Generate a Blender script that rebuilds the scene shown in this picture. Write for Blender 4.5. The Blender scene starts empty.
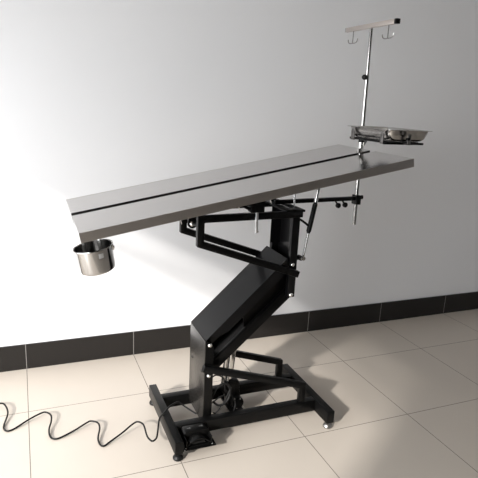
import bpy, bmesh, math, random
from mathutils import Vector, Matrix
random.seed(4)
S = bpy.context.scene
COL = S.collection

# ------------------------------------------------------------ materials
def mat(name, base, rough=.5, metal=0., spec=.5, coat=0., bump=None, var=None):
    m = bpy.data.materials.new(name); m.use_nodes = True
    nt = m.node_tree; b = nt.nodes['Principled BSDF']
    b.inputs['Base Color'].default_value = (*base, 1)
    b.inputs['Roughness'].default_value = rough
    b.inputs['Metallic'].default_value = metal
    b.inputs['Specular IOR Level'].default_value = spec
    b.inputs['Coat Weight'].default_value = coat; b.inputs['Coat Roughness'].default_value = .09
    tc = nt.nodes.new('ShaderNodeTexCoord')
    if var:
        scale, amt, stretch = var
        mp = nt.nodes.new('ShaderNodeMapping'); mp.inputs['Scale'].default_value = stretch
        n = nt.nodes.new('ShaderNodeTexNoise'); n.inputs['Scale'].default_value = scale; n.inputs['Detail'].default_value = 5
        nt.links.new(tc.outputs['Object'], mp.inputs['Vector']); nt.links.new(mp.outputs[0], n.inputs['Vector'])
        mr = nt.nodes.new('ShaderNodeMapRange'); mr.inputs['To Min'].default_value = 1 - amt; mr.inputs['To Max'].default_value = 1 + amt
        nt.links.new(n.outputs['Fac'], mr.inputs['Value'])
        mx = nt.nodes.new('ShaderNodeMix'); mx.data_type = 'RGBA'; mx.blend_type = 'MULTIPLY'
        mx.inputs[0].default_value = 1; mx.inputs[6].default_value = (*base, 1)
        nt.links.new(mr.outputs[0], mx.inputs[7]); nt.links.new(mx.outputs[2], b.inputs['Base Color'])
    if bump:
        scale, st = bump
        n = nt.nodes.new('ShaderNodeTexNoise'); n.inputs['Scale'].default_value = scale
        nt.links.new(tc.outputs['Object'], n.inputs['Vector'])
        bp = nt.nodes.new('ShaderNodeBump'); bp.inputs['Strength'].default_value = st; bp.inputs['Distance'].default_value = .002
        nt.links.new(n.outputs['Fac'], bp.inputs['Height']); nt.links.new(bp.outputs[0], b.inputs['Normal'])
    return m

M = {}
M['wall'] = mat('wall_paint', (.80, .805, .822), .6, spec=.3, bump=(60, .04), var=(1.1, .02, (1, 1, 1)))
M['ceiling'] = mat('ceiling_paint', (.78, .77, .75), .8)
M['dark_wall'] = mat('unseen_wall_darkened', (.05, .05, .05), .7)  # unseen front wall, made near-black so steel and black parts reflect dark
M['black'] = mat('black_powder_coat', (.003, .003, .003), .38, spec=.08, coat=.16)
M['black_sheet'] = mat('black_painted_sheet', (.004, .004, .0045), .4, spec=.10, coat=.25)
M['gloss_sheet'] = mat('glossy_black_sheet', (.012, .011, .010), .27, spec=.8)
M['plastic'] = mat('black_plastic', (.003, .003, .003), .3, spec=.18)
M['rubber'] = mat('black_rubber', (.008, .008, .008), .45, spec=.2)
M['steel'] = mat('brushed_steel', (.60, .58, .565), .17, 1., var=(9, .05, (1, 14, 14)))
M['skirt'] = mat('folded_steel_edge', (.40, .37, .345), .42, 1.)
M['chrome'] = mat('polished_steel', (.66, .655, .65), .06, 1.)
M['bucket'] = mat('bucket_steel', (.44, .435, .43), .06, 1.)
M['bucket_in'] = mat('bucket_steel_shaded', (.32, .315, .31), .12, 1.)  # same steel as the pail, colour darkened to imitate the dim interior
M['satin'] = mat('satin_steel', (.66, .65, .63), .22, 1.)
M['pole'] = mat('steel_pole', (.42, .41, .40), .16, 1.)
M['foot'] = mat('dull_foot_metal', (.25, .24, .23), .3, .8)
M['zinc'] = mat('zinc_bolt', (.75, .75, .74), .25, 1.)
M['white'] = mat('white_print', (.75, .75, .75), .5)
M['print'] = mat('grey_print', (.16, .16, .16), .5)
M['sticker'] = mat('pale_sticker', (.28, .275, .27), .4)
M['lug'] = mat('dull_lug_steel', (.20, .19, .185), .4, 1.)
M['frame'] = mat('window_frame_paint', (.6, .6, .6), .5)

def grid_mat(name, tile, grout, size, oy, half, rough, spec, axis_y=True, edge=None):
    m = bpy.data.materials.new(name); m.use_nodes = True
    nt = m.node_tree; b = nt.nodes['Principled BSDF']; L = nt.links.new
    tc = nt.nodes.new('ShaderNodeTexCoord'); sp = nt.nodes.new('ShaderNodeSeparateXYZ'); L(tc.outputs['Object'], sp.inputs[0])
    def mth(op, a, bb):
        n = nt.nodes.new('ShaderNodeMath'); n.operation = op
        for i, v in enumerate((a, bb)):
            if isinstance(v, (int, float)): n.inputs[i].default_value = v
            elif v is not None: L(v, n.inputs[i])
        return n.outputs[0]
    def line(out, off):
        a = mth('ADD', out, off + 60 * size + size / 2)
        a = mth('MODULO', a, size); a = mth('SUBTRACT', a, size / 2); a = mth('ABSOLUTE', a, None)
        return mth('LESS_THAN', a, half)
    g = line(sp.outputs['X'], 0.)
    if axis_y: g = mth('MAXIMUM', g, line(sp.outputs['Y'], oy))
    n1 = nt.nodes.new('ShaderNodeTexNoise'); n1.inputs['Scale'].default_value = 2.3; n1.inputs['Detail'].default_value = 6
    L(tc.outputs['Object'], n1.inputs['Vector'])
    mr = nt.nodes.new('ShaderNodeMapRange'); mr.inputs['To Min'].default_value = .95; mr.inputs['To Max'].default_value = 1.05
    L(n1.outputs['Fac'], mr.inputs['Value'])
    mx = nt.nodes.new('ShaderNodeMix'); mx.data_type = 'RGBA'; mx.blend_type = 'MULTIPLY'; mx.inputs[0].default_value = 1
    mx.inputs[6].default_value = (*tile, 1); L(mr.outputs[0], mx.inputs[7])
    m2 = nt.nodes.new('ShaderNodeMix'); m2.data_type = 'RGBA'; L(g, m2.inputs[0]); L(mx.outputs[2], m2.inputs[6]); m2.inputs[7].default_value = (*grout, 1)
    L(m2.outputs[2], b.inputs['Base Color'])
    b.inputs['Specular IOR Level'].default_value = spec
    r = mth('MULTIPLY', g, .5); r = mth('ADD', r, rough); L(r, b.inputs['Roughness'])
    return m
M['tile'] = grid_mat('cream_floor_tile', (.50, .45, .395), (.16, .14, .12), .6, .4451, .0019, .34, .4)
M['skirting'] = grid_mat('black_skirting_tile', (.017, .0155, .0145), (.25, .24, .23), .6, 0, .0014, .25, .22, axis_y=False)

# ------------------------------------------------------------ mesh helpers
def bx(bm, x0, x1, y0, y1, z0, z1, bev=0.0, mtx=None):
    t = bmesh.new()
    v = [t.verts.new((x, y, z)) for x in (x0, x1) for y in (y0, y1) for z in (z0, z1)]
    for f in ((0, 1, 3, 2), (4, 6, 7, 5), (0, 4, 5, 1), (2, 3, 7, 6), (0, 2, 6, 4), (1, 5, 7, 3)):
        t.faces.new([v[i] for i in f])
    if bev: bmesh.ops.bevel(t, geom=list(t.edges), offset=bev, segments=2, affect='EDGES', profile=.5)
    if mtx: bmesh.ops.transform(t, matrix=mtx, verts=t.verts)
    join(bm, t)
def join(bm, t):
    me = bpy.data.meshes.new('tmp'); t.to_mesh(me); t.free(); bm.from_mesh(me); bpy.data.meshes.remove(me)
def prism(bm, poly, y0, y1, bev=0.0):
    """polygon in the xz plane pushed out along y"""
    t = bmesh.new()
    a = [t.verts.new((x, y0, z)) for x, z in poly]; b = [t.verts.new((x, y1, z)) for x, z in poly]
    t.faces.new(a); t.faces.new(b[::-1]); n = len(poly)
    for i in range(n): t.faces.new((a[i], b[i], b[(i + 1) % n], a[(i + 1) % n]))
    bmesh.ops.recalc_face_normals(t, faces=t.faces)
    if bev: bmesh.ops.bevel(t, geom=list(t.edges), offset=bev, segments=2, affect='EDGES', profile=.5)
    join(bm, t)
def strip(path, th):
    """outline of a mitred bar of thickness th along an xz path"""
    P = [Vector(p) for p in path]; h = th / 2; l = []; r = []
    for i, p in enumerate(P):
        d0 = (P[i] - P[i - 1]).normalized() if i else None
        d1 = (P[i + 1] - P[i]).normalized() if i < len(P) - 1 else None
        d0 = d0 or d1; d1 = d1 or d0
        n0 = Vector((-d0.y, d0.x)); n1 = Vector((-d1.y, d1.x)); mdir = (n0 + n1).normalized()
        k = h / max(mdir.dot(n0), .3)
        l.append(tuple(p + mdir * k)); r.append(tuple(p - mdir * k))
    return l + r[::-1]
def cyl(bm, a, b, r, r2=None, seg=24, cap=True):
    a, b = Vector(a), Vector(b); d = b - a; t = bmesh.new()
    bmesh.ops.create_cone(t, cap_ends=cap, segments=seg, radius1=r, radius2=r if r2 is None else r2, depth=d.length)
    q = Vector((0, 0, 1)).rotation_difference(d.normalized())
    bmesh.ops.transform(t, matrix=Matrix.Translation((a + b) / 2) @ q.to_matrix().to_4x4(), verts=t.verts)
    join(bm, t)
def lathe(bm, prof, origin=(0, 0, 0), axis=(0, 0, 1), seg=40):
    t = bmesh.new(); rings = []
    for r, z in prof:
        if r < 1e-6: rings.append([t.verts.new((0, 0, z))])
        else: rings.append([t.verts.new((r * math.cos(2 * math.pi * i / seg), r * math.sin(2 * math.pi * i / seg), z)) for i in range(seg)])
    for A, B in zip(rings, rings[1:]):
        for i in range(seg):
            j = (i + 1) % seg
            if len(A) == 1 and len(B) == 1: continue
            if len(A) == 1: t.faces.new((A[0], B[i], B[j]))
            elif len(B) == 1: t.faces.new((A[i], A[j], B[0]))
            else: t.faces.new((A[i], A[j], B[j], B[i]))
    bmesh.ops.recalc_face_normals(t, faces=t.faces)
    q = Vector((0, 0, 1)).rotation_difference(Vector(axis).normalized())
    bmesh.ops.transform(t, matrix=Matrix.Translation(origin) @ q.to_matrix().to_4x4(), verts=t.verts)
    join(bm, t)
def catmull(pts, n=8):
    P = [Vector(p) for p in pts]; P = [2 * P[0] - P[1]] + P + [2 * P[-1] - P[-2]]; out = []
    for i in range(1, len(P) - 2):
        for k in range(n):
            t = k / n; a, b, c, d = P[i - 1:i + 3]
            out.append(.5 * ((2 * b) + (c - a) * t + (2 * a - 5 * b + 4 * c - d) * t * t + (3 * b - a - 3 * c + d) * t ** 3))
    return out + [P[-2]]
def tube(bm, pts, r, n=8, seg=14, smooth=True):
    P = catmull(pts, n) if smooth else [Vector(p) for p in pts]
    t = bmesh.new(); prev = None; up = Vector((0, 0, 1)); rings = []
    for i, p in enumerate(P):
        d = (P[min(i + 1, len(P) - 1)] - P[max(i - 1, 0)]).normalized()
        if prev is None:
            u = d.cross(up); u = u.normalized() if u.length > 1e-3 else Vector((1, 0, 0))
        else:
            u = (prev - d * prev.dot(d)).normalized()
        prev = u; v = d.cross(u)
        rings.append([t.verts.new(p + (u * math.cos(2 * math.pi * k / seg) + v * math.sin(2 * math.pi * k / seg)) * r) for k in range(seg)])
    for A, B in zip(rings, rings[1:]):
        for k in range(seg): t.faces.new((A[k], A[(k + 1) % seg], B[(k + 1) % seg], B[k]))
    t.faces.new(rings[0][::-1]); t.faces.new(rings[-1])
    bmesh.ops.recalc_face_normals(t, faces=t.faces)
    join(bm, t)
def obj(name, bm, m, parent=None, smooth=28, label=None):
    bmesh.ops.remove_doubles(bm, verts=bm.verts, dist=1e-6)
    me = bpy.data.meshes.new(name); bm.to_mesh(me); bm.free()
    me.materials.append(m if not isinstance(m, str) else M[m])
    if smooth:
        me.polygons.foreach_set('use_smooth', [True] * len(me.polygons))
        me.set_sharp_from_angle(angle=math.radians(smooth))
    o = bpy.data.objects.new(name, me); COL.objects.link(o)
    if parent:
        o.parent = parent
        o.matrix_parent_inverse = Matrix.Identity(4)
        w = world(parent); me.transform(w.inverted())      # all shapes are written in room coordinates
    if label: o['label'] = label
    return o
def world(o):
    m = Matrix.Translation(o.location)
    return (world(o.parent) @ m) if o.parent else m
def NB(): return bmesh.new()
def thing(name, loc, label, cat, group=None):
    o = bpy.data.objects.new(name, None); COL.objects.link(o); o.location = loc; o.empty_display_size = .05
    o['label'] = label; o['category'] = cat
    if group: o['group'] = group
    return o
def struct(name, bm, m, parent=None, smooth=0):
    o = obj(name, bm, m, parent, smooth)
    if not parent: o['kind'] = 'structure'
    return o

# ------------------------------------------------------------ the room
XL, XR, YF, YB, H = -1.5, 5.0, -5.2, .012, 2.9
b = NB(); bx(b, XL - .2, XR + .1, YF - .1, YB + .1, -.1, 0); struct('floor', b, 'tile')
b = NB(); bx(b, XL - .2, XR + .1, YF - .1, YB + .1, H, H + .1); struct('ceiling', b, 'ceiling')
b = NB(); bx(b, XL - .2, XR + .1, YB, YB + .1, 0, H); struct('wall_back', b, 'wall')
b = NB(); bx(b, XR, XR + .1, YF, YB, 0, H); struct('wall_right', b, 'wall')
b = NB(); bx(b, XL, XR, YF - .1, YF, 0, H); struct('wall_front', b, 'dark_wall')
WY0, WY1, WZ0, WZ1 = -3.35, -.30, .12, 2.06
b = NB()
bx(b, XL - .2, XL, YF, WY0, 0, H); bx(b, XL - .2, XL, WY1, YB, 0, H)
bx(b, XL - .2, XL, WY0, WY1, 0, WZ0); bx(b, XL - .2, XL, WY0, WY1, WZ1, H)
struct('wall_left', b, 'wall')
b = NB(); bx(b, XL, XR, 0, YB, 0, .148, .0015); struct('baseboard_back', b, 'skirting')
b = NB()
bx(b, XL - .06, XL - .01, WY0, WY1, WZ1 - .03, WZ1); bx(b, XL - .06, XL - .01, WY0, WY1, WZ0, WZ0 + .04)
for y in (WY0, WY1 - .04): bx(b, XL - .06, XL - .01, y, y + .04, WZ0 + .04, WZ1 - .03)
for z0, z1 in ((1.745, 1.825), (1.895, 1.985)): bx(b, XL - .05, XL - .02, WY0 + .04, WY1 - .04, z0, z1)
struct('window_1', b, 'frame')

# ------------------------------------------------------------ operating table
T = thing('operating_table', (.95, -.785, 0), 'long stainless steel veterinary operating table tilted on a black folding lift frame', 'operating table')
YN, YA = -.885, -.665        # near and far side of the lift columns
b = NB()
bx(b, .573, .610, -1.035, -.535, .034, .097, .003)
bx(b, 1.322, 1.362, -1.035, -.535, .034, .097, .003)
bx(b, .609, 1.323, -.918, -.878, .036, .095, .003)
bx(b, .609, 1.323, -.672, -.632, .036, .095, .003)
base = obj('base_frame', b, 'black', T)
for x in (.592, 1.342):
    for y in (-1.012, -.560):
        b = NB()
        lathe(b, [(0, 0), (.019, 0), (.022, .004), (.022, .010), (.017, .019), (.008, .024), (.008, .036), (0, .036)], (x, y, 0), seg=28)
        obj('leveling_foot', b, 'rubber' if x < 1 else 'foot', T)
b = NB(); bx(b, .613, .765, -1.022, -.916, .036, .040, .0015)
bx(b, .613, .617, -1.022, -.93, .036, .07)
obj('pedal_plate', b, 'black', T)
for x, y in ((.628, -1.008), (.618, -1.02), (.750, -1.008)):
    b = NB(); lathe(b, [(0, .0035), (.0035, .003), (.0045, 0), (0, 0)], (x, y, .040), seg=12); obj('screw', b, 'zinc', T)

# lower column: two posts and a sheet towards the window
lc = NB()
prism(lc, [(.748, .096), (.787, .096), (.787, .440), (.748, .474)], YN, YN + .025, .0015)
prism(lc, [(.748, .096), (.787, .096), (.787, .440), (.748, .474)], YA - .025, YA, .0015)
bx(lc, .748, .80, -.878, -.672, .060, .064)
obj('lower_column', lc, 'black', T)
b = NB(); bx(b, .744, .7478, YN, YA, .060, .474, .001); obj('column_panel', b, 'gloss_sheet', T)
# cover (upper link): folded channel
b = NB()
A = Vector((.745, .477)); Bv = Vector((1.124, .834)); d = (Bv - A).normalized(); n = Vector((d.y, -d.x))
def xz(s, t): return tuple(A + d * s + n * t)
Lc = (Bv - A).length
prism(b, [xz(0, 0), xz(Lc, 0), xz(Lc, .003), xz(0, .003)], YN - .001, YA + .001)
for y0, y1 in ((YN - .001, YN + .002), (YA - .002, YA + .001)):
    prism(b, [xz(.03, .003), xz(Lc, .003), xz(Lc - .03, .05), xz(.10, .05), xz(.05, .03)], y0, y1)
prism(b, [xz(Lc - .003, 0), xz(Lc, 0), xz(Lc - .022, .048), xz(Lc - .025, .048)], YN, YA)
obj('arm_cover', b, 'black_sheet', T, smooth=20)
P1, P2, P3, P4 = (.767, .452), (.767, .302), (1.153, .800), (1.156, .655)
b = NB()
prism(b, strip([P1, P3], .034), YN + .027, YN + .037, .001)
prism(b, strip([P1, P3], .034), YA - .037, YA - .027, .001)
prism(b, [(.935, .60), (1.169, .815), (1.169, .67), (.955, .465)], YN + .052, YN + .056)
obj('upper_link', b, 'black', T)
b = NB()
for y0, y1 in ((YN + .026, YN + .048), (YA - .048, YA - .026)): prism(b, strip([(P2[0] - .01, P2[1] - .009), (P4[0] + .008, P4[1] + .007)], .047), y0, y1, .0015)
prism(b, strip([(.82, .3385), (1.11, .600)], .004), YN + .047, YA - .047)
obj('lower_link', b, 'black', T)
# upper column
b = NB()
for y0, y1 in ((YN, YN + .025), (YA - .025, YA)): bx(b, 1.138, 1.175, y0, y1, .643, 1.042, .0015)
bx(b, 1.171, 1.175, YN + .02, YA - .02, .70, 1.042)
bx(b, 1.12, 1.171, YA - .04, YA - .037, .86, 1.042)
obj('upper_column', b, 'black_sheet', T)
b = NB(); bx(b, 1.092, 1.122, YN - .027, YA + .027, 1.052, 1.062, .0015); bx(b, 1.122, 1.182, YN - .027, YN + .02, 1.052, 1.062, .0015)
bx(b, 1.122, 1.182, YA - .02, YA + .027, 1.052, 1.062, .0015); bx(b, 1.150, 1.182, YN, YA, 1.052, 1.062, .0015)
obj('top_plate', b, 'black', T)
for y0, y1 in ((YN - .028, YN - .001), (YA + .001, YA + .028)):
    xe = .733 if y0 < YN else .765
    b = NB(); prism(b, strip([(xe, .353 - (xe - .733) * .33), (1.248, .183), (1.248, .094)], .031), y0, y1, .003); obj('lower_brace', b, 'black', T)
    b = NB(); prism(b, strip([(1.172, 1.043), (.700, 1.035), (.700, .929), (1.176, .760)], .030), y0, y1, .003); obj('upper_brace', b, 'black', T)
b = NB()
bx(b, .99, 1.02, YN, YA, 1.026, 1.040, .001); obj('cross_bar', b, 'black', T)
b = NB()
cyl(b, (.702, YN + .02, 1.0), (.702, YA - .02, 1.0), .010)
obj('hinge_tube', b, 'black', T)
for (x, z), y, s in ((P1, YN, 1), (P2, YN, 1), (P3, YN, 1), (P4, YN, 1)):
    b = NB(); lathe(b, [(0, .007), (.0055, .0065), (.0095, .003), (.0105, 0), (0, 0)], (x, y, z), (0, -1, 0), 20)
    obj('pivot_bolt', b, 'zinc', T)

# tabletop
th, psi, rho = .191, -.0122, .0122
u = Vector((math.cos(th) * math.cos(psi), math.sin(psi) * math.cos(th), math.sin(th)))
w = Vector((-math.sin(psi), math.cos(psi), 0)); nn = u.cross(w)
w, nn = math.cos(rho) * w + math.sin(rho) * nn, math.cos(rho) * nn - math.sin(rho) * w
O = Vector((.203, -.775, 1.045)); TL = 1.415
TM = Matrix.Translation(O) @ Matrix((u, w, nn)).transposed().to_4x4()
def tp(s, c, v): return tuple(TM @ Vector((s, c, v)))
top = thing('tabletop', (0, 0, 0), '', ''); del top['label']; del top['category']; top.parent = T; top.location = Vector(O) - T.location
def panel(y0, y1):
    t = bmesh.new()
    # folded tray panel: flat top, turned down skirts, hollow below
    bx(t, 0, TL, y0, y1, -.0025, 0, 0)
    bx(t, 0, .002, y0, y1, -.036, -.0025); bx(t, TL - .002, TL, y0, y1, -.036, -.0025)
    bmesh.ops.transform(t, matrix=TM, verts=t.verts); return t
def skirt(y0, y1):
    t = bmesh.new(); bx(t, 0, TL, y0, y1, -.036, 0.0005, .0004); bmesh.ops.transform(t, matrix=TM, verts=t.verts); return t
for sgn in (-1, 1):
    y0, y1 = (-.3, -.022) if sgn < 0 else (.022, .3)
    pn = obj('table_panel', panel(y0 + (.0015 if sgn < 0 else 0), y1 - (.0015 if sgn > 0 else 0)), 'steel', top, smooth=0)
    e = y0 if sgn < 0 else y1 - .0015
    obj('panel_edge', skirt(e, e + .0015), 'skirt', pn, smooth=0)
t = bmesh.new()
bx(t, .0, TL, -.025, -.022, -.036, -.0025); bx(t, .0, TL, .022, .025, -.036, -.0025)
for s0, s1 in ((0, 1.335), (1.375, TL)): bx(t, s0, s1, -.025, .025, -.038, -.036)
bmesh.ops.transform(t, matrix=TM, verts=t.verts)
obj('drain_channel', t, mat('gutter_steel_shaded', (.05, .047, .045), .5, 1.), top, smooth=0)  # steel colour darkened to stand in for shade inside the gap
t = bmesh.new()
for c in (-.17, .17): bx(t, .42, 1.12, c - .015, c + .015, -.062, -.034, .001)
for s in (.46, .93, 1.10): bx(t, s, s + .03, -.155, .155, -.062, -.036, .001)
bmesh.ops.transform(t, matrix=TM, verts=t.verts)
obj('under_frame', t, 'black', top)
for y in (-.80, -.70):
    b = NB()
    prism(b, [(.697 + .022 * math.cos(math.radians(a_)), .995 + .022 * math.sin(math.radians(a_))) for a_ in range(180, 361, 15)] + [(.735, 1.04), (.74, 1.09), (.685, 1.085)], y - .004, y + .004)
    obj('hinge_lug', b, 'black', T)
b = NB(); lathe(b, [(0, .008), (.007, .0075), (.011, .003), (.013, 0), (0, 0)], (.697, -.804, .993), (0, -1, 0), 20); obj('pivot_bolt', b, 'zinc', T)
# edge pins under the near skirt
for s in (.365, .60, .735):
    t = bmesh.new(); cyl(t, (s, -.285, -.036), (s + .003, -.285, -.055), .0016, seg=8)
    bmesh.ops.transform(t, matrix=TM, verts=t.verts); obj('edge_pin', t, 'zinc', top)

# clamp block with lever below the near edge
b = NB(); bx(b, .897, .958, -.965, -.925, 1.068, 1.100, .003)
prism(b, [(.87, 1.100), (.958, 1.097), (.958, 1.118), (.87, 1.108)], -.965, -.925)
prism(b, [(.86, 1.090), (.905, 1.075), (.905, 1.084), (.87, 1.100)], -.955, -.945)
lb = obj('clamp_block', b, 'black', T)
b = NB(); cyl(b, (.926, -.955, 1.070), (.930, -.955, .985), .0065); cyl(b, (.930, -.955, .987), (.930, -.955, .981), .0085)
obj('lever', b, 'chrome', lb)

# gas spring
b = NB(); cyl(b, (1.266, -.85, 1.075), (1.243, -.85, .945), .0115); cyl(b, (1.267, -.85, 1.083), (1.266, -.85, 1.075), .009)
cyl(b, (1.243, -.85, .945), (1.2415, -.85, .938), .0085)
gs = obj('gas_spring', b, 'plastic', T)
b = NB(); cyl(b, (1.267, -.85, 1.08), (1.283, -.85, 1.195), .0085); obj('spring_housing', b, 'chrome', gs)
b = NB(); cyl(b, (1.242, -.85, .94), (1.224, -.85, .815), .0055); cyl(b, (1.224, -.858, .818), (1.224, -.842, .818), .010)
obj('piston_rod', b, 'chrome', gs)
b = NB(); bx(b, 1.174, 1.214, -.853, -.847, .812, .832); cyl(b, (1.205, -.868, .823), (1.205, -.84, .823), .011)
obj('spring_bracket', b, 'black', T)
b = NB(); lathe(b, [(0, .005), (.005, .004), (.007, 0), (0, 0)], (1.205, -.868, .823), (0, -1, 0), 16); obj('pivot_bolt', b, 'zinc', T)
b = NB(); tube(b, [(1.172, -.86, 1.005), (1.188, -.86, 1.006), (1.215, -.855, .990), (1.246, -.852, .968)], .0055)
obj('release_arm', b, 'black', T)
b = NB(); cyl(b, (1.150, -.865, 1.056), (1.146, -.865, 1.150), .0045); obj('support_pin', b, 'chrome', T)
b = NB(); bx(b, 1.128, 1.146, -.69, -.67, 1.056, 1.16); obj('support_strut', b, 'black', T)

# horizontal extension rod that carries the drip stand
b = NB(); prism(b, [(1.095, 1.064), (1.095, 1.082), (1.545, 1.090), (1.545, 1.072)], -.785, -.765, .001)
rod = obj('extension_rod', b, 'black', T)
b = NB(); bx(b, 1.527, 1.553, -.797, -.753, 1.052, 1.098, .003); obj('clamp', b, 'plastic', rod)
for x, z in ((1.423, 1.056), (1.461, 1.058)):
    b = NB(); lathe(b, [(0, -.008), (.009, -.008), (.0125, -.005), (.0125, .005), (.009, .008), (0, .008)], (x, -.800, z - .003), (0, 1, 0), 20)
    cyl(b, (x, -.795, z), (x, -.775, z + .012), .004); obj('knob', b, 'plastic', rod)
b = NB(); lathe(b, [(0, 0), (.004, 0), (.004, .006), (.010, .007), (.010, .015), (0, .016)], (1.551, -.785, 1.088), (1, -.25, 0), 16)
obj('knob', b, 'plastic', rod)

# actuator between the base and the arm
b = NB(); cyl(b, (.905, -.775, .175), (.925, -.775, .400), .020)
act = obj('lift_actuator', b, 'satin', T)
b = NB(); cyl(b, (.880, -.775, .19), (.893, -.775, .36), .009); obj('rod', b, 'chrome', act)
b = NB()
bx(b, .880, .935, -.805, -.745, .13, .20, .006)
prism(b, [(.905, .075), (.955, .075), (.965, .12), (.955, .20), (.905, .215), (.888, .16)], -.80, -.745, .004)
obj('gear_housing', b, 'plastic', act)
b = NB(); lathe(b, [(0, .002), (.020, .002), (.029, -.002), (.031, -.010), (.031, -.09), (.026, -.1), (0, -.1)], (.947, -.822, .090), (0, -1, 0), 32)
mo = obj('motor', b, 'plastic', act)
for x, z in ((.941, .066), (.953, .116), (.925, .120), (.976, .064)):
    b = NB(); lathe(b, [(0, .004), (.003, .003), (.004, 0), (0, 0)], (x, -.826, z), (0, -1, 0), 12); obj('screw', b, 'zinc', mo)
b = NB(); bx(b, .905, .975, -.672, -.878, .050, .056); bx(b, .925, .931, -.80, -.75, .05, .10); obj('motor_mount', b, 'black', T)
b = NB(); cyl(b, (.790, -.80, .064), (.790, -.80, .115), .022); obj('junction_box', b, 'plastic', T)
for pts, r in (([(.79, -.85, .27), (.815, -.86, .285), (.85, -.86, .26), (.865, -.85, .19), (.90, -.83, .15)], .0035),
               ([(.80, -.86, .15), (.83, -.87, .13), (.87, -.87, .15), (.885, -.86, .20), (.86, -.86, .235), (.82, -.86, .22), (.795, -.86, .17)], .0055),
               ([(.79, -.86, .08), (.82, -.87, .10), (.86, -.87, .16), (.89, -.86, .21)], .003),
               ([(.80, -.87, .10), (.84, -.88, .075), (.89, -.88, .08), (.915, -.86, .12), (.89, -.85, .17), (.87, -.85, .19)], .003),
               ([(.79, -.85, .13), (.83, -.86, .165), (.86, -.86, .175)], .003)):
    b = NB(); tube(b, pts, r); obj('cable', b, 'rubber', T)

# ------------------------------------------------------------ foot pedal
F = thing('foot_pedal', (.69, -.97, .04), 'black plastic foot pedal switch on the left end of the table base', 'foot pedal')
b = NB()
prism(b, [(.628, .041), (.748, .041), (.748, .085), (.740, .094), (.637, .094), (.628, .085)], -.972, -.922, .004)
bx(b, .628, .634, -1.012, -.97, .041, .080, .002); bx(b, .742, .748, -1.012, -.97, .041, .080, .002)
bx(b, .628, .748, -1.012, -.97, .041, .046, .001)
body = obj('housing', b, 'plastic', F)
b = NB()
arc = [(.632 + .112 * i / 12, .052 + .028 * math.sin(math.pi * i / 12)) for i in range(13)]
prism(b, arc + [(x, z - .006) for x, z in arc[::-1]], -1.012, -.965, .001); obj('guard', b, 'plastic', F)
b = NB(); prism(b, [(.655, .050), (.722, .050), (.715, .060), (.662, .060)], -1.004, -.975, .002); obj('treadle', b, 'rubber', F)
for x, y in ((.659, -.946), (.716, -.944)):
    b = NB(); bx(b, x - .009, x + .009, y - .0014, y + .0014, .094, .0943)
    bx(b, x + .003, x + .0055, y - .005, y + .005, .094, .0943); obj('printed_mark', b, 'print', body, smooth=0)

# ------------------------------------------------------------ power cord
pts = [(-.30, -.42, .004), (-.24, -.36, .006), (-.18, -.335, .010), (-.128, -.350, .014), (-.105, -.380, .018), (-.091, -.45, .014), (-.107, -.535, .006), (-.105, -.568, .004), (-.089, -.586, .004), (-.06, -.575, .005),
       (-.003, -.536, .012), (.050, -.510, .019), (.077, -.508, .021), (.099, -.539, .020), (.098, -.585, .016), (.085, -.640, .010), (.088, -.690, .005), (.106, -.712, .004), (.135, -.708, .005),
       (.196, -.680, .010), (.250, -.652, .018), (.272, -.646, .020), (.300, -.670, .020), (.303, -.710, .016), (.287, -.773, .010), (.290, -.815, .005), (.305, -.830, .004), (.330, -.815, .007),
       (.393, -.783, .020), (.440, -.757, .034), (.469, -.747, .040), (.487, -.772, .044), (.491, -.800, .045), (.488, -.860, .045), (.490, -.892, .045), (.500, -.918, .045), (.515, -.915, .047), (.528, -.896, .05),
       (.545, -.850, .068), (.558, -.822, .088), (.580, -.812, .104), (.605, -.790, .112), (.630, -.768, .11), (.668, -.740, .100), (.700, -.757, .080), (.722, -.778, .068), (.742, -.800, .060)]
b = NB(); tube(b, pts, .0040, n=6, seg=14)
o = obj('power_cord', b, 'rubber', None); o['label'] = 'thin black wavy power cord lying on the floor left of the table base'; o['category'] = 'power cord'

# ------------------------------------------------------------ bucket
ax = Vector((-.19, -.01, .982)).normalized(); C0 = Vector((.282, -.775, .911))
B = thing('bucket', tuple(C0 - ax * .105), 'small polished steel bucket hanging under the low left end of the tabletop', 'bucket')
R = .077; b = NB()
lathe(b, [(0, -.106), (R - .012, -.106), (R - .006, -.101), (R - .003, -.09), (R - .001, -.010), (R, 0), (R + .004, .001), (R + .005, -.002), (R + .0035, -.004), (R + .001, -.004)][::-1]
       + [], C0, ax, 56)
body = obj('pail', b, 'bucket', B)
b = NB(); lathe(b, [(0, -.104), (R - .013, -.104), (R - .0075, -.099), (R - .0045, -.09), (R - .002, -.010), (R - .001, 0), (R, .001)], C0, ax, 56)
obj('inner_wall', b, 'bucket_in', body)
q = Vector((0, 0, 1)).rotation_difference(ax).to_matrix().to_4x4(); BM = Matrix.Translation(C0) @ q
def around(bm, ang, rr, w_, z0, z1, dep, bev=.0004):
    m = BM @ Matrix.Rotation(math.radians(ang), 4, 'Z')
    bx(bm, rr, rr + dep, -w_ / 2, w_ / 2, z0, z1, bev, m)
b = NB(); around(b, -76, R - .0005, .020, -.036, -.016, .002); obj('sticker', b, 'sticker', body)
b = NB(); around(b, -8, R - .001, .026, -.030, .002, .005); around(b, -8, R + .004, .018, -.024, -.016, .003); obj('ear', b, 'satin', body)
for a_ in (62, 118):
    b = NB(); around(b, a_, R - .007, .012, -.05, .012, .002); obj('hanger_hook', b, 'satin', B)
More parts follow.
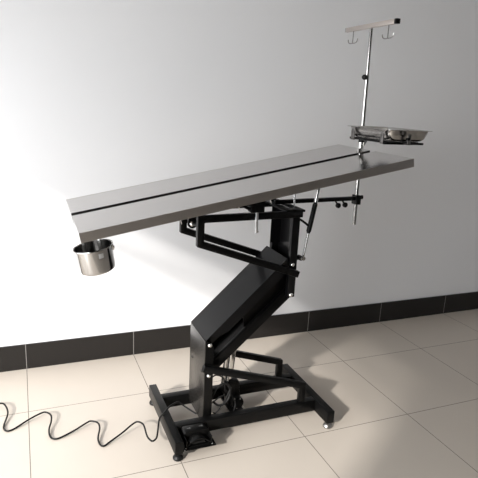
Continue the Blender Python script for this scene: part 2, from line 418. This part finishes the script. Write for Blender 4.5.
for a_, in ((62,), (118,)):
    m = BM @ Matrix.Rotation(math.radians(a_), 4, 'Z')
    p = m @ Vector((R - .006, 0, .008)); k = (1.048 + (p.x - .203) * .1935 - .042 - p.z)
    b = NB(); tube(b, [tuple(p), tuple(p + Vector((-.19 * k * .9, 0, k * .96)))], .0035, smooth=False)
    obj('hanger_rod', b, 'satin', B)

# ------------------------------------------------------------ drip stand
D = thing('drip_stand', (1.542, -.775, .951), 'tall thin steel drip stand clamped at the raised right end of the tabletop', 'drip stand')
pa, pb = Vector((1.542, -.775, .950)), Vector((1.524, -.775, 1.863))
def pp(z): return pa + (pb - pa) * ((z - pa.z) / (pb.z - pa.z))
b = NB(); cyl(b, pa, pp(1.655), .0095); obj('lower_pole', b, 'pole', D)
b = NB(); cyl(b, pp(1.650), pp(1.862), .0075); obj('upper_pole', b, 'pole', D)
b = NB(); lathe(b, [(0, 0), (.004, 0), (.004, .010), (.011, .011), (.012, .018), (.010, .024), (0, .025)], pp(1.647) + Vector((-.004, -.004, 0)), (-1, -.3, 0), 20)
obj('knob', b, 'plastic', D)
b = NB(); bx(b, 1.5135, 1.5325, -.955, -.580, 1.8605, 1.8795, .001)
cb = obj('crossbar', b, mat('crossbar_steel', (.62, .56, .52), .3, 1.), D)
b = NB(); bx(b, 1.5125, 1.5335, -.965, -.948, 1.8595, 1.8805, .002); obj('end_cap', b, 'plastic', cb)
b = NB(); bx(b, 1.513, 1.533, -.582, -.574, 1.860, 1.880, .002); obj('end_cap', b, 'satin', cb, label='pale steel end cap')
for y in (-.636, -.903):
    b = NB(); zt = 1.861
    cyl(b, (1.523, y, zt), (1.523, y, zt - .053), .0022, seg=10)
    tube(b, [(1.523, y + .040, zt - .036), (1.523, y + .036, zt - .047), (1.523, y + .024, zt - .054), (1.523, y, zt - .055), (1.523, y - .024, zt - .054), (1.523, y - .036, zt - .047), (1.523, y - .040, zt - .036)], .0024, seg=8)
    obj('hook', b, 'pole', cb)
b = NB(); cyl(b, pp(1.300), pp(1.352), .013); bx(b, 1.505, 1.534, -.80, -.785, 1.300, 1.325, .002); obj('table_clamp', b, 'satin', D)
# bracket carrying the tray
b = NB()
bx(b, 1.428, 1.438, -1.105, -.832, 1.372, 1.381, .001)
bx(b, 1.410, 1.612, -1.112, -1.100, 1.369, 1.378, .001)
bx(b, 1.428, 1.595, -.846, -.834, 1.372, 1.381, .001)
bx(b, 1.585, 1.595, -1.10, -.84, 1.372, 1.380, .001)
bx(b, 1.526, 1.540, -.846, -.780, 1.370, 1.379, .001)
bx(b, 1.526, 1.540, -1.10, -.846, 1.370, 1.376, .001)
cyl(b, pp(1.352), pp(1.385), .014)
br = obj('tray_bracket', b, 'black', D)
b = NB(); prism(b, [(1.540, 1.368), (1.562, 1.368), (1.542, 1.335)], -.790, -.786); obj('gusset', b, 'satin', br)
for x, y, dx, dy in ((1.424, -.862, .005, .024), (1.420, -1.080, .005, .018), (1.515, -1.134, .016, .004)):
    b = NB()
    bx(b, x - dx / 2, x + dx / 2, y - dy / 2, y + dy / 2, 1.370, 1.407, .001)
    if dx < dy: cyl(b, (x - dx / 2, y, 1.407), (x + dx / 2, y, 1.407), dy / 2, seg=20); bx(b, x - dx / 2, 1.430, y - dy / 2, y + dy / 2, 1.370, 1.374)
    else: cyl(b, (x, y - dy / 2, 1.407), (x, y + dy / 2, 1.407), dx / 2, seg=20); bx(b, x - dx / 2, x + dx / 2, y - dy / 2, -1.11, 1.370, 1.374)
    obj('tray_lug', b, 'lug', br)
b = NB(); cyl(b, (1.505, -1.132, 1.394), (1.505, -1.146, 1.394), .006); obj('lug_screw', b, 'plastic', br)

# ------------------------------------------------------------ instrument tray
TR = thing('instrument_tray', (1.52, -.968, 1.382), 'shallow polished steel instrument tray on the bracket of the drip stand', 'tray')
def rrect(cx, cy, hx, hy, r, z, k=6):
    out = []
    for sx, sy, a0 in ((1, 1, 0), (-1, 1, 90), (-1, -1, 180), (1, -1, 270)):
        for i in range(k + 1):
            a = math.radians(a0 + 90 * i / k); out.append((cx + sx * (hx - r) + r * math.cos(a), cy + sy * (hy - r) + r * math.sin(a), z))
    return out
t = bmesh.new(); rings = []
for hx, hy, r, z in ((.101, .163, .020, 1.4270), (.101, .163, .020, 1.4285), (.0925, .1545, .024, 1.4280), (.090, .152, .024, 1.4255), (.088, .150, .026, 1.412), (.083, .145, .030, 1.394), (.075, .137, .028, 1.3850), (.066, .128, .024, 1.3825)):
    rings.append([t.verts.new(p) for p in rrect(1.532, -.968, hx + .012, hy, r, z)])
for A_, B_ in zip(rings, rings[1:]):
    for i in range(len(A_)): t.faces.new((A_[i], A_[(i + 1) % len(A_)], B_[(i + 1) % len(A_)], B_[i]))
t.faces.new(rings[-1])
bmesh.ops.recalc_face_normals(t, faces=t.faces)
pan = obj('pan', t, mat('tray_steel', (.47, .46, .445), .2, 1.), TR, smooth=50)
md = pan.modifiers.new('thickness', 'SOLIDIFY'); md.thickness = .0012; md.offset = 0

# ------------------------------------------------------------ light
W = bpy.data.worlds.new('daylight'); S.world = W; W.use_nodes = True
bg = W.node_tree.nodes['Background']; bg.inputs[0].default_value = (.90, .96, 1, 1); bg.inputs[1].default_value = .7
sd = Vector((1.86, 1.26, -1.0)).normalized()
sl = bpy.data.lights.new('sun', 'SUN'); sl.energy = 4.7; sl.angle = math.radians(2.8); sl.color = (1, .955, .90)
so = bpy.data.objects.new('sun', sl); COL.objects.link(so); so.rotation_euler = sd.to_track_quat('-Z', 'Y').to_euler(); so.location = (-6, -5, 4)
al = bpy.data.lights.new('window_daylight', 'AREA'); al.shape = 'RECTANGLE'; al.size = WY1 - WY0; al.size_y = WZ1 - WZ0; al.energy = 105; al.color = (.97, .985, 1)
ao = bpy.data.objects.new('window_daylight', al); COL.objects.link(ao); ao.location = (XL - .15, (WY0 + WY1) / 2, (WZ0 + WZ1) / 2)
ao.rotation_euler = (math.radians(58), 0, -math.pi / 2)

# ------------------------------------------------------------ camera
cd = bpy.data.cameras.new('camera'); co = bpy.data.objects.new('camera', cd); COL.objects.link(co)
cd.sensor_width = 36; cd.lens = 528.4 / 478 * 36; cd.clip_start = .05
p_, ya, ro = .2526, .3979, .0498
Fv = Vector((math.sin(ya) * math.cos(p_), math.cos(ya) * math.cos(p_), -math.sin(p_)))
Rv = Vector((math.cos(ya), -math.sin(ya), 0)); Uv = Rv.cross(Fv)
R2 = math.cos(ro) * Rv + math.sin(ro) * Uv; U2 = -math.sin(ro) * Rv + math.cos(ro) * Uv
mw = Matrix((R2, U2, -Fv)).transposed().to_4x4(); mw.translation = (.0265, -2.9189, 1.507)
co.matrix_world = mw
S.camera = co
S.view_settings.view_transform = 'Standard'; S.view_settings.look = 'None'; S.view_settings.gamma = 1
S.view_settings.exposure = .2; S.view_settings.use_curve_mapping = False
S.cycles.max_bounces = 10; S.cycles.diffuse_bounces = 6
